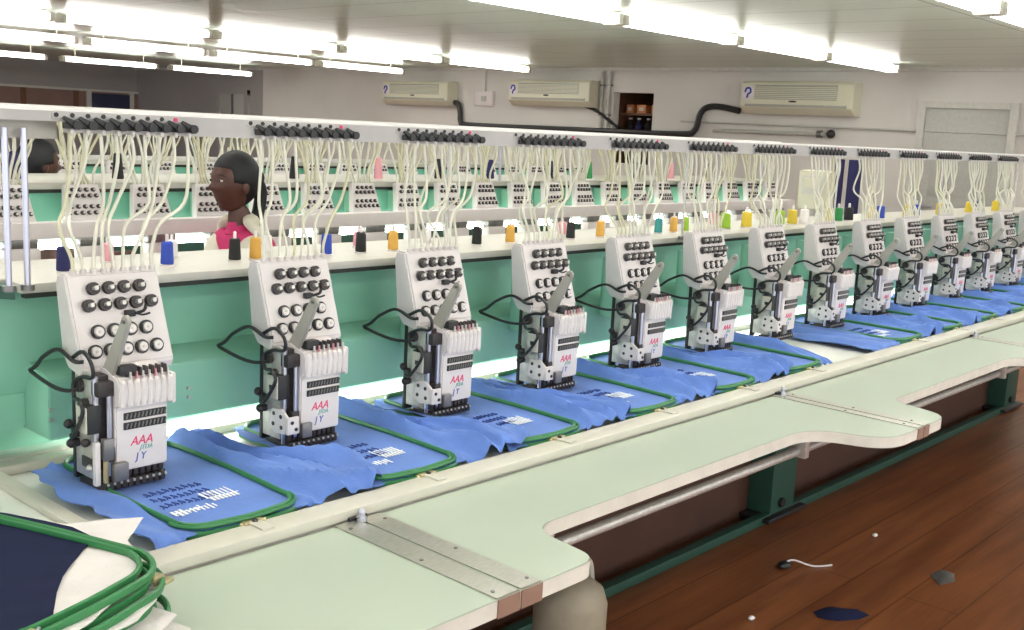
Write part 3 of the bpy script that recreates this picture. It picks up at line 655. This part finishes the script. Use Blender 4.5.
# ------------------------------------------------------------------ garments and hoops
def noise2(x, y, s):
    return (math.sin(x * 31 + s) * math.cos(y * 17 + s * 2.1) + .6 * math.sin(x * 67 + y * 23 + s * 3.3) + .4 * math.cos(x * 103 - y * 41 + s)) / 2
def sstep(a, b_, v):
    t = max(0, min(1, (v - a) / (b_ - a))); return t * t * (3 - 2 * t)
def garment(k, left=-.095, right=.35, tail=True):
    X = HX(k); s = k * 1.7
    nx, ny = 72, 44; z0 = .8745
    vs = []; fs = []
    for side in (0, 1):
        for j in range(ny + 1):
            v = j / ny
            for i in range(nx + 1):
                u = i / nx; x = left + (right - left) * u
                # outline: the bunch reaches further forward and back than the hoop
                wob = .008 * noise2(x * 1.5, .2, s)
                yf = 1.485 - .012 * sstep(.17, .25, x) + .020 * sstep(.30, .38, x) * 1 + wob - .012 * sstep(-.06, -.10, x)
                yb = 1.962 + .006 * math.sin(x * 20 + s) - .05 * sstep(-.05, left - .02, x) * 1
                y = yf + (yb - yf) * v
                # folds running front to back, drifting right towards the front
                sh = (1 - v) * .05
                xx = x - sh
                f1 = math.exp(-((xx - .185 - .008 * math.sin(v * 6 + s)) / .020) ** 2)
                f2 = math.exp(-((xx - .235 + .012 * math.sin(v * 5 + s * 2)) / .018) ** 2)
                f3 = math.exp(-((xx - .285 - .010 * math.sin(v * 7 + s)) / .022) ** 2)
                fold = .022 * f1 + .024 * f2 * (.7 + .3 * math.sin(v * 9 + s)) + .018 * f3
                q1 = abs(math.sin(xx * 46 + 2.2 * math.sin(v * 3.1 + s) + s)); q2 = abs(math.sin(xx * 95 - v * 7 + 1.5 * math.sin(v * 3.2 + s * 2)))
                fold += .018 * (1 - q1) ** 1.6 + .006 * (1 - q2) ** 1.5
                act = sstep(.165, .20, x) * (1 - .55 * sstep(.35, .7, v) * sstep(.22, .30, x))
                z = z0 + fold * act + .004 * act * noise2(x * 2, y * .5, s) + .0006 * noise2(x, y * .6, s)
                z += .009 * sstep(.27, .33, x)                       # lies over the next hoop
                if x < -.07: z += .010 * abs(math.sin((x + .07) * 40 + v * 4 + s)) + .006 * max(0, noise2(x, y, s)); z -= .012 * sstep(-.13, left, x) if left < -.14 else 0
                z -= .012 * sstep(.04, 0, v) * (1 if (x > .175 or x < -.07) else .2)
                xo = x + (.010 * noise2(y * .8, .4, s) + .018 * math.sin(v * 5 + s)) * sstep(.30, .375, x) - .085 * sstep(.20, .355, x) * sstep(.15, .6, v) - sstep(-.07, left, x) * .012 * noise2(y * .9, .1, s + 2)
                vs.append((xo, y - 1.725, z - HZ + .885 - .853 - (.0022 if side else 0)))
    W = nx + 1; N = W * (ny + 1)
    for j in range(ny):
        for i in range(nx):
            a = j * W + i; fs.append((a, a + 1, a + W + 1, a + W)); fs.append((N + a, N + a + W, N + a + W + 1, N + a + 1))
    for i in range(nx): a = i; fs.append((a, N + a, N + a + 1, a + 1)); a = ny * W + i; fs.append((a, a + 1, N + a + 1, N + a))
    for j in range(ny): a = j * W; fs.append((a, a + W, N + a + W, N + a)); a = j * W + nx; fs.append((a, N + a, N + a + W, a + W))
    b = MB(); b.add(vs, fs, 'blue')
    word = ORD[k]
    t = thing('jersey_panel', 'blue jersey garment piece clamped below the %s embroidery head' % word, 'garment', (X, 1.725, .853), 'blue jersey pieces along the machine bed')
    b.obj('cloth', t, ang=60)
    # lettering: rows of small stitched strokes read left-back to right-front
    b = MB(); rng = random.Random(k); zt = .0228
    def stroke(x, y, w, l, mm): b.box(x - w / 2, x + w / 2, y - l / 2, y + l / 2, zt, zt + .0009, mm)
    for i in range(10): stroke(-.035 + i * .0085, -.150 + rng.uniform(-.002, .002), rng.choice((.0035, .0055)), rng.choice((.022, .028, .016)), 'stitchw')
    b.box(-.032, .02, -.149, -.146, zt, zt + .0012, 'stitchw')
    b.obj('white_lettering', t)
    b = MB(); b.box(.048, .112, -.1165, -.1150, zt, zt + .0010, 'stitchw')
    for i in range(7): stroke(.055 + i * .008, -.125, .005, .016, 'stitchw')
    for i in range(7): stroke(.050 + i * .009, -.100 + rng.uniform(-.003, .003), rng.choice((.003, .005)), rng.choice((.030, .036)), 'stitchw')
    b.obj('white_caption', t)
    b = MB()
    for r in range(3):
        for i in range(9):
            x = -.035 + i * .0125 + r * .004; y = -.105 + r * .035 + rng.uniform(-.003, .003)
            b.tube([(x, y - .008, zt), (x + .004, y + .002, zt), (x + .002, y + .010, zt), (x + .008, y - .006, zt)], .0013, 'stitchb', n=4, sub=3)
    b.obj('blue_embroidery', t)
    return t
def hoop_path(hx, hy, r, bow=.006, cx=.052, cy=0):
    P = []
    for (sx, sy, a0) in ((1, 1, 0), (-1, 1, 90), (-1, -1, 180), (1, -1, 270)):
        for k_ in range(6):
            a = math.radians(a0 + k_ * 18); P.append(Vector((cx + sx * (hx - r) + r * math.cos(a), cy + sy * (hy - r) + r * math.sin(a), 0)))
        if a0 in (0, 180): P.append(Vector((cx, cy + sy * (hy + bow), 0)))
        else: P.append(Vector((cx + sx * (hx + bow), cy, 0)))
    return P
hp = None
slots = [0, 1, 2, 3, 4, 5, 7, 8, 9, 10, 11, 12, 13]
for k in slots:
    left, right = -.095, .355
    if k == 0: left = -.135
    if k == 5: right = .215
    if k == 7: left = -.27
    if k == 13: right = .30
    garment(k, left, right)
    lb = 'green embroidery hoop holding blue jersey under the %s head' % ORD[k]
    loc = (HX(k), 1.725, .853)
    if hp is None:
        hp = thing('embroidery_hoop', lb, 'hoop', loc, 'green hoops on the front machine')
        b = MB(); b.tube([q + Vector((0, 0, .0265)) for q in hoop_path(.112, .236, .05)], .0042, 'hoop', n=8, sub=2, closed=True, flat=1.3); b.obj('inner_ring', hp)
        b = MB(); b.tube([q + Vector((0, 0, .0135)) for q in hoop_path(.121, .245, .055)], .0048, 'hoop', n=8, sub=2, closed=True, flat=1.5)
        b.tube([q + Vector((0, 0, .0265)) for q in hoop_path(.119, .243, .055) if q.y < -.12], .0035, 'hoop', n=6, sub=2); b.obj('outer_ring', hp)
        b = MB(); b.box(.03, .07, -.262, -.245, .006, .024, 'brass', .003); b.cyl((.025, -.254, .018), (.075, -.254, .018), .004, 'brass', n=8); b.sphere((.05, -.26, .022), .006, 'dark', n=8); b.box(.038, .062, -.30, -.25, .0195, .023, 'cream', .001); b.obj('clamp_screw', hp)
    else: copy_tree(hp, loc, lb)

# ------------------------------------------------------------------ stack of spare hooped fabric at the lower left
def cloth_sheet(name, poly, z, th, m_, wav, seed, parent=None, loc=(0, 0, 0)):
    # polygon sheet triangulated finely with a gentle wave
    bm = bmesh.new(); vs = [bm.verts.new((p[0], p[1], 0)) for p in poly]; fc = bm.faces.new(vs)
    bmesh.ops.triangulate(bm, faces=[fc]); bmesh.ops.subdivide_edges(bm, edges=bm.edges[:], cuts=3, use_grid_fill=True)
    bmesh.ops.subdivide_edges(bm, edges=bm.edges[:], cuts=1, use_grid_fill=True)
    bmesh.ops.triangulate(bm, faces=bm.faces[:])
    for v in bm.verts: v.co.z = z + wav * noise2(v.co.x * 1.2, v.co.y * 1.2, seed)
    r = bmesh.ops.extrude_face_region(bm, geom=bm.faces[:])
    for g in r['geom']:
        if isinstance(g, bmesh.types.BMVert): g.co.z -= th
    b = MB(); b.bm(bm, m_)
    o = b.obj(name, parent, loc, 60); return o
SX, SY, ST = .519, 1.459, math.radians(20)
SLAB = ['lowest', 'second lowest', 'second highest', 'topmost']
LH = .021
for i in range(4):
    z = .8545 + i * LH
    ang = ST + [.07, -.05, .03, 0][i]; dx, dy = [(.006, -.022), (-.006, -.008), (.004, -.014), (0, 0)][i]
    t = thing('spare_hoop', '%s green hoop in the stack of white and navy fabric at lower left' % SLAB[i], 'hoop', (SX + dx, SY + dy, z), 'stacked hoops at lower left', ang)
    hw, hh, r = .162, .240, .085
    def ring(s_, zz): return [q + Vector((0, 0, zz)) for q in hoop_path(hw * s_, hh * s_, r * s_, .003, 0, 0)]
    b = MB(); b.tube(ring(.95, .0125), .0042, 'hoop', n=8, sub=2, closed=True, flat=1.5); b.obj('inner_ring', t)
    b = MB(); b.tube(ring(1.02, .0105), .0045, 'hoop', n=8, sub=2, closed=True, flat=1.5); b.obj('outer_ring', t)
    b = MB(); cx_ = .128 if i == 2 else -.1; cy_ = -.212 if i == 2 else -.244
    b.box(cx_ - .010, cx_ + .012, cy_ - .012, cy_ + .010, .004, .020, 'brass', .002); b.cyl((cx_ - .02, cy_ - .015, .012), (cx_ + .025, cy_ + .012, .012), .003, 'chrome', n=8); b.box(cx_ + .002, cx_ + .02, cy_ - .022, cy_ - .006, .008, .013, 'brass', .001); b.obj('clamp_screw', t)
shapes = [
    [(-.25, .28), (-.05, .31), (.17, .285), (.20, .12), (.205, .0), (.245, -.06), (.20, -.13), (.15, -.19), (.125, -.25), (.12, -.30), (.04, -.335), (-.03, -.335), (-.08, -.365), (-.25, -.34)],
    [(-.25, .28), (-.05, .30), (.18, .28), (.195, .12), (.215, .02), (.25, -.05), (.185, -.11), (.16, -.20), (.115, -.24), (.11, -.285), (.05, -.30), (.0, -.32), (-.07, -.33), (-.25, -.33)],
    [(-.25, .28), (-.05, .30), (.17, .27), (.19, .12), (.21, .0), (.235, -.08), (.18, -.15), (.14, -.215), (.10, -.26), (.04, -.28), (-.02, -.275), (-.09, -.30), (-.25, -.30)],
    [(-.25, .28), (-.05, .30), (.17, .27), (.185, .10), (.205, .0), (.255, -.045), (.282, -.078), (.262, -.088), (.20, -.12), (.168, -.17), (.12, -.215), (.07, -.238), (-.02, -.262), (-.10, -.275), (-.25, -.28)]]
for i in range(4):
    z = .8545 + i * LH
    o = cloth_sheet('backing_sheet', shapes[i], 0, .0012, 'white_felt', .0018, 3 + i, loc=(SX, SY, z + .0065)); o.rotation_euler = (0, 0, ST)
    tag(o, '%s white felt backing sheet in the hoop stack at lower left' % SLAB[i], 'fabric', 'white backing sheets in the hoop stack')
poly = [(-.25, .27), (-.05, .29), (.16, .265), (.19, .10), (.195, -.02), (.178, -.085), (.140, -.095), (.10, -.115), (.055, -.14), (.015, -.17), (-.025, -.205), (-.06, -.238), (-.075, -.275), (-.25, -.29)]
o = cloth_sheet('navy_panel', poly, 0, .0012, 'navy', .0012, 9, loc=(SX, SY, .8545 + 3 * LH + .0095)); o.rotation_euler = (0, 0, ST); tag(o, 'navy jersey piece lying across the topmost white backing sheet at lower left', 'fabric')

# ------------------------------------------------------------------ rear machines
def rear_machine(Y, xs, pitch, word, far=False):
    XA, XB = xs[0] - .35, xs[-1] + .22
    t = thing('embroidery_machine', 'green and white multi-head embroidery machine %s' % word, 'machine', ((XA + XB) / 2, Y + .4, 0))
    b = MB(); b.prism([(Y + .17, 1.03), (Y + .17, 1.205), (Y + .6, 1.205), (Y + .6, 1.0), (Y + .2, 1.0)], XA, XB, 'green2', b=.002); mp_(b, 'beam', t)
    b = MB(); b.box(XA, XB, Y + .14, Y + .75, 1.22, 1.245, 'tablewhite', .003); b.box(XA, XB, Y + .15, Y + .17, 1.205, 1.22, 'seam'); mp_(b, 'thread_table', t)
    b = MB(); b.prism([(Y + .11, 1.50), (Y + .105, 1.538), (Y + .12, 1.546), (Y + .18, 1.548), (Y + .18, 1.54), (Y + .12, 1.50)], XA, XB, 'railwhite'); r_ = mp_(b, 'thread_rail', t)
    b = MB(); b.box(XA, XB, Y - .05, Y + .02, 1.045, 1.108, 'ivory', .006); mp_(b, 'needle_cover', t)
    b = MB(); b.box(XA, XB, Y - .13, Y + .65, .80, .83, 'bed', .003); b.box(XA, XB, Y - .1, Y + .6, .70, .80, 'dgreen'); mp_(b, 'bed_plate', t)
    b = MB(); b.box(XA + .1, XB - .1, Y + .19, Y + .23, .975, .998, 'lamp3'); mp_(b, 'lamp_strip', t)
    for x in (XA + .2, (XA + XB) / 2, XB - .2):
        b = MB(); b.box(x - .06, x + .06, Y + .1, Y + .3, 0, .70, 'dgreen', .004); mp_(b, 'leg', t)
        b = MB(); b.cyl((x, Y + .155, 1.245), (x, Y + .155, 1.5), .008, 'chrome'); mp_(b, 'support_rod', t)
    # heads
    g = 'heads of the machine %s' % word
    proto = None; sets = []
    for sd in range(4):
        rng = random.Random(sd + int(Y * 10)); mm = []
        for i in range(8):
            x1 = -.055 + i * .0157; x0 = .03 + (i - 3.5) * .033; s = rng.uniform(-.028, .028)
            pts = [(x0, .12, .505), (x0 + s * .2, .115, .45), (x0 * .6 + x1 * .4 + s, .09, .38), (x1 + s * .9, .075, .30), (x1, .07, .245)]
            b = MB(); b.tube(pts, .0060, 'tubey' if rng.random() < .35 else 'tube', n=5, sub=4); mm.append(b.mesh('thread_tube', 80))
        sets.append(mm)
    for k, x in enumerate(xs):
        lb = '%s small white embroidery head from the left on the machine %s' % (ORD[k], word)
        if proto is None:
            h = thing('sewing_head', lb, 'embroidery head', (x, Y, 1.0), g)
            b = MB()
            A = [(-.068, .06, .245), (.068, .06, .245), (.092, .01, .075), (-.092, .01, .075)]; B = [(-.064, .095, .240), (.064, .095, .240), (.086, .055, .075), (-.086, .055, .075)]
            b.add(A + B, [(0, 1, 2, 3), (7, 6, 5, 4), (0, 4, 5, 1), (2, 6, 7, 3), (1, 5, 6, 2), (0, 3, 7, 4)], 'ivory'); b.box(-.03, .03, .06, .168, .10, .20, 'green'); b.obj('tension_box', h)
            b = MB()
            for z, n, w, dk in ((.225, 4, .028, 0), (.202, 5, .026, 0), (.160, 5, .028, 1), (.136, 6, .027, 1)):
                for i in range(n):
                    xx = (i - (n - 1) / 2) * w; y = .06 - (.245 - z) * .294
                    b.cyl((xx, y, z), (xx, y - .012, z), .0085, 'dark', n=8)
                    b.cyl((xx + .002, y - .011, z + .002), (xx + .002, y - .015, z + .002), .005, 'alu' if dk == 0 else 'ivory', n=6)
            b.add([(-.066, .058, .240), (.066, .058, .240), (.086, .0235, .120), (-.086, .0235, .120), (-.066, .066, .240), (.066, .066, .240), (.086, .0315, .120), (-.086, .0315, .120)], [(0, 1, 2, 3), (7, 6, 5, 4), (0, 4, 5, 1), (2, 6, 7, 3), (1, 5, 6, 2), (0, 3, 7, 4)], 'ivory'); b.obj('tension_knobs', h); b = MB(); b.box(-.06, .075, .010, .022, .086, .092, 'gun'); b.box(-.06, .075, .010, .022, .092, .100, 'ivory'); b.box(-.06, .075, .010, .022, .100, .106, 'gun'); b.obj('thread_bar', h)
            b = MB(); b.box(-.06, .065, -.045, .01, .012, .045, 'gun', .004); b.box(-.065, .07, -.055, -.0, -.06, .012, 'ivory', .006); b.box(-.06, .06, -.058, -.02, -.085, -.06, 'dark', .004)
            for i in range(7): b.cyl((-.05 + i * .017, -.04, -.085), (-.05 + i * .017, -.04, -.15), .003, 'alu', n=6)
            b.obj('needle_case', h)
            proto = h
        else: h = copy_tree(proto, (x, Y, 1.0), lb)
    hs = [o for o in C.objects if o.get('group') == g]
    for k, h in enumerate(hs):
        for me in sets[k % 4]:
            o = bpy.data.objects.new('thread_tube', me); C.objects.link(o); o.parent = h
    return t
rear_machine(4.1, [1.735 + .2885 * i for i in range(21)], .2885, 'behind the front one')
rear_machine(6.0, [2.60 + .2885 * i for i in range(18)], .2885, 'farthest back')
# dark cones on the second machine's thread table
for i in range(12):
    x = 1.9 + i * .47 + random.uniform(-.08, .08)
    t = thing('thread_cone', '%s thread cone from the left on the second machine thread table' % ORD[i], 'thread cone', (x, 4.42, 1.245), 'cones on the second machine thread table')
    b = MB(); c = ['cnavy', 'cblack', 'cgreen', 'cblack', 'cpink', 'cblack'][i % 6]
    b.lathe([(.024, .004), (.025, .01), (.016, .11), (.012, .115)], c, n=14); b.obj('thread', t); b = MB(); b.lathe([(.036, 0), (.036, .004), (.006, .005), (.005, .15)], 'ivory', n=12); b.obj('spindle', t)
# white frames with garments on the second machine
for i in range(18):
    x = 1.87 + i * .32
    b = MB(); b.box(-.11, .11, -.05, .15, 0, .012, 'hoop', .005); b.box(-.10, .10, -.04, .14, .012, .016, ['cwhite', 'cpink', 'cwhite'][i % 3], .002)
    tag(b.obj('hooped_cloth', loc=(x, 4.04, .8305)), '%s hooped pale cloth from the left on the second machine bed' % ORD[i], 'garment', 'hooped cloths on the second machine')
# cream control box standing at the end of the second machine
t = thing('control_box', 'cream control box on a post at the right end of the second machine', 'control box', (8.0, 4.0, 0))
b = MB(); b.box(-.02, .02, -.02, .02, 0.02, 1.05, 'door'); b.box(-.15, .15, -.15, .15, 0, .02, 'door'); b.obj('post', t)
b = MB(); b.box(-.09, .05, -.12, .14, 1.03, 1.34, 'ac', .03); b.obj('box_body', t)
b = MB(); b.box(-.095, -.088, -.08, .10, 1.15, 1.30, 'frame', .003); b.box(-.098, -.094, -.06, .08, 1.2, 1.28, 'ac', .003); b.obj('display', t)
for i, (y, w) in enumerate(((4.48, .035), (4.33, .055))):
    b = MB(); b.box(9.3, 9.36, y - w, y + w, 0, 1.42, 'cnavy', .01); b.box(9.28, 9.38, y - w - .02, y + w + .02, 0, .03, 'cblack')
    tag(b.obj('dark_post'), ['left', 'right'][i] + ' one of two dark posts standing near the end wall', 'post', 'dark posts near the end wall')

# ------------------------------------------------------------------ people
def person(loc, rz, label, top, scarf, scale=1.0):
    # local frame: faces -x ; seat height .46 ; loc at the floor
    t = thing('person', label, 'person', loc, None, rz); t.scale = (scale,) * 3
    J = [(0.06, 0, .56), (.05, 0, .74), (.03, 0, .94), (.01, 0, 1.07), (-.01, 0, 1.13), (-.025, 0, 1.20)]
    Rr = [.15, .125, .135, .10, .048, .046]
    verts = list(J); rad = [(r * .78, r) for r in Rr]; edges = [(i, i + 1) for i in range(5)]
    def chain(root, pts, rs):
        last = root
        for p_, r in zip(pts, rs):
            verts.append(p_); rad.append((r, r)); edges.append((last, len(verts) - 1)); last = len(verts) - 1
    for s in (-1, 1):
        chain(2, [(.01, s * .12, 1.045), (0, s * .165, 1.02), (-.06, s * .21, .77), (-.27, s * .15, .81), (-.33, s * .14, .825)], [.06, .05, .042, .03, .024])
        chain(0, [(.02, s * .09, .53), (-.18, s * .10, .53), (-.38, s * .11, .53), (-.40, s * .11, .28), (-.38, s * .11, .07), (-.46, s * .11, .035), (-.54, s * .11, .03)], [.10, .085, .062, .055, .036, .036, .025])
    me = bpy.data.meshes.new('body'); me.from_pydata(verts, edges, [])
    o = bpy.data.objects.new('body', me); C.objects.link(o); o.parent = t
    md = o.modifiers.new('skin', 'SKIN'); md.use_smooth_shade = True
    for i, r in enumerate(rad): me.skin_vertices[0].data[i].radius = r
    me.skin_vertices[0].data[0].use_root = True
    sb = o.modifiers.new('sub', 'SUBSURF'); sb.levels = 2; sb.render_levels = 2
    dg = bpy.context.evaluated_depsgraph_get(); dg.update(); em = bpy.data.meshes.new_from_object(o.evaluated_get(dg))
    o.modifiers.clear(); o.data = em; em.materials.clear(); em.materials.append(M['skin']); em.materials.append(M[top])
    for p_ in em.polygons:
        c = p_.center
        sleeve = abs(c.y) > .13 and c.z > .7 and c.x < -.08
        neck = c.z > 1.115 and abs(c.y) < .06
        foot = c.z < .1
        p_.material_index = 0 if (sleeve or neck or foot) else 1
        p_.use_smooth = True
    # head: sculpted sphere, profile towards -x
    bm = bmesh.new(); bmesh.ops.create_uvsphere(bm, u_segments=40, v_segments=32, radius=1)
    hx, hz = -.04, 1.275
    for v in bm.verts:
        x, y, z = v.co
        y *= .076 * (1 - .18 * max(0, -z)); zz = z * .115
        xx = x * (.092 if x < 0 else .10)
        if x < 0 and z < -.25: xx *= 1 - .10 * (-z)          # jaw
        if x > 0 and z < 0: xx *= 1 - .5 * min(1, -z * 1.1)
        front = max(0, -x)
        if x < 0:
            xx -= .026 * math.exp(-((z + .17) / .13) ** 2) * math.exp(-(v.co.y / .20) ** 2)      # nose
            xx -= .010 * math.exp(-((z + .50) / .06) ** 2) * math.exp(-(v.co.y / .30) ** 2)      # upper lip
            xx -= .010 * math.exp(-((z + .62) / .06) ** 2) * math.exp(-(v.co.y / .28) ** 2)      # lower lip
            xx -= .020 * math.exp(-((z + .88) / .13) ** 2) * math.exp(-(v.co.y / .40) ** 2)      # chin
            xx += .008 * math.exp(-((z - .08) / .10) ** 2) * math.exp(-((abs(v.co.y) - .38) / .18) ** 2)  # eye socket
            xx -= .004 * math.exp(-((z - .24) / .08) ** 2)                                      # brow
        v.co = Vector((hx + xx, y, hz + zz))
    b = MB(); b.bm(bm, 'skin')
    for s in (-1, 1):
        b.sphere((hx + .008, s * .074, hz - .012), .026, 'skin', n=8, sc=(.7, .35, 1.1))
    b.obj('head', t, ang=80)
    b = MB()
    for s in (-1, 1):
        b.sphere((hx - .0745, s * .030, hz + .009), .010, 'ivory', n=8, sc=(.7, 1.1, .5)); b.sphere((hx - .083, s * .030, hz + .009), .005, 'black', n=6)
        b.tube([(hx - .085, s * .014, hz + .028), (hx - .084, s * .032, hz + .033), (hx - .070, s * .05, hz + .027)], .0025, 'hair', n=5)
    b.obj('eyes', t)
    bm = bmesh.new(); bmesh.ops.create_uvsphere(bm, u_segments=32, v_segments=24, radius=1)
    for v in bm.verts:
        x, y, z = v.co
        v.co = Vector((hx + .014 + x * .100, y * (.084 if z > -.2 else .084 * (1 + .25 * (z + .2))), hz + .020 + z * (.108 if z > 0 else .118)))
        if v.co.x < hx - .045 and v.co.z < hz + .05: v.co.x = hx - .045 + (v.co.x - hx + .045) * .1 ; v.co.y *= .9
        if v.co.x < hx + .0 and v.co.z < hz - .0: v.co.x = max(v.co.x, hx + .02)
    b = MB(); b.bm(bm, 'hair')
    b.tube([(hx + .095, 0, hz + .02), (hx + .125, 0, hz - .02), (hx + .125, 0, hz - .08), (hx + .11, 0, hz - .15), (hx + .11, 0, hz - .21)], .03, 'hair', n=10, flat=.8)
    b.sphere((hx + .105, 0, hz + .02), .034, 'hair')
    b.obj('hair', t, ang=80)
    # hands: palm, four fingers and a thumb
    for s in (-1, 1):
        b = MB(); hxp, hyp, hzp = -.375, s * .138, .828
        b.box(hxp - .035, hxp + .045, hyp - .034, hyp + .034, hzp - .012, hzp + .010, 'skin', .010)
        for q, (dy, ln) in enumerate(((-.026, .058), (-.009, .068), (.009, .064), (.026, .050))):
            b.tube([(hxp - .03, hyp + dy, hzp), (hxp - .03 - ln * .5, hyp + dy * 1.05, hzp + .004), (hxp - .03 - ln, hyp + dy * 1.1, hzp - .012)], .0078, 'skin', n=7)
        b.tube([(hxp + .02, hyp - s * .03, hzp - .002), (hxp - .005, hyp - s * .055, hzp - .006), (hxp - .03, hyp - s * .060, hzp - .014)], .009, 'skin', n=7)
        b.obj('hand', t)
    if scarf:
        b = MB()
        b.tube([(.02, -.15, 1.06), (-.01, -.08, 1.115), (.045, 0, 1.13), (-.01, .08, 1.115), (.02, .15, 1.06)], .034, scarf, n=10, flat=.6)
        b.tube([(.03, .13, 1.07), (-.06, .10, 1.03), (-.115, .05, .92), (-.125, .03, .78)], .04, scarf, n=10, flat=.35)
        b.tube([(.03, -.13, 1.07), (-.05, -.12, 1.05), (-.10, -.09, .95)], .045, scarf, n=10, flat=.35)
        b.obj('scarf', t, ang=80)
    return t
def stool(loc, label):
    t = thing('stool', label, 'stool', loc, None)
    b = MB(); b.lathe([(.14, .40), (.16, .41), (.16, .435), (.14, .445)], 'beige', n=24); b.obj('seat', t)
    for a in range(4):
        th = PI / 4 + a * PI / 2; b = MB(); b.cyl((.10 * math.cos(th), .10 * math.sin(th), .40), (.15 * math.cos(th), .15 * math.sin(th), 0), .012, 'gun'); b.obj('leg', t)
person((2.475, 3.72, 0), 0, 'person with black ponytail, magenta top and cream scarf seated facing left beside second machine', 'magenta', 'scarf', 1.005)
stool((2.53, 3.72, 0), 'round beige stool under the seated person with the ponytail')
person((2.33, 5.3, 0), PI, 'person with dark hair seated between the two rear machines at far left, facing right', 'brownwall', None, .99)
stool((2.27, 5.3, 0), 'round beige stool under the seated person at far left')

# ------------------------------------------------------------------ scraps on the floor
def scrap(x, y, poly, m_, label, h=.012, loop=None):
    b = MB(); n = len(poly); vs = [(0, 0, h)]; fs = []
    for (a, r) in poly: vs.append((r * math.cos(a), r * math.sin(a) * .5, .002)); 
    for (a, r) in poly: vs.append((r * .7 * math.cos(a), r * .7 * math.sin(a) * .5, h * .8))
    for i in range(n):
        j = (i + 1) % n; fs += [(1 + i, 1 + j, 1 + n + j, 1 + n + i), (0, 1 + n + i, 1 + n + j)]
    fs.append(tuple(range(n, 0, -1)))
    b.add(vs, fs, m_)
    o = b.obj('cloth_scrap', loc=(x, y, 0), ang=60); tag(o, label, 'scrap')
    return o
def blob(rx, n=14, seed=1):
    r_ = random.Random(seed); return [(2 * PI * i / n, rx * r_.uniform(.75, 1.1)) for i in range(n)]
o = scrap(3.28, 1.415, blob(.095, seed=2), 'navy', 'navy blue cloth scrap on the brown floor near the bottom edge', .02); o.rotation_euler = (0, 0, -.75)
o = scrap(3.88, 1.30, blob(.085, seed=3), 'gun', 'grey green cloth scrap on the brown floor at lower right', .01); o.rotation_euler = (0, 0, .25)
t = thing('thread_snip', 'black lint tuft trailing a white thread on the brown floor', 'scrap', (3.50, 1.74, 0))
b = MB(); b.sphere((0, 0, .014), .032, 'black', sc=(1, .7, .45)); b.obj('lint', t)
b = MB(); b.tube([(.0, .0, .022), (.03, -.02, .03), (.09, -.07, .006), (.16, -.11, .003)], .0035, 'cwhite', n=6); b.obj('thread', t)
for i, (x, y) in enumerate(((3.02, 1.60), (4.08, 1.65))):
    b = MB(); b.sphere((0, 0, .008), .012, 'cwhite', sc=(1.2, .8, .6), n=8); b.box(-.004, .02, -.004, .004, 0.001, .006, 'cwhite', .001)
    tag(b.obj('lint', loc=(x, y, 0)), ['white lint speck on the floor left of the trailing thread', 'tiny white lint speck on the floor right of the trailing thread'][i], 'lint')

# ------------------------------------------------------------------ world & colour
w = bpy.data.worlds.new('world'); sc.world = w; w.use_nodes = True
nt = w.node_tree; bg = nt.nodes['Background']; bg.inputs[0].default_value = (.95, .98, 1, 1); bg.inputs[1].default_value = 1.6
sc.view_settings.view_transform = 'Standard'; sc.view_settings.look = 'None'; sc.view_settings.gamma = 1
sc.view_settings.use_curve_mapping = False; sc.view_settings.exposure = .08
sc.cycles.use_denoising = True
sc.cycles.max_bounces = 8; sc.cycles.diffuse_bounces = 4
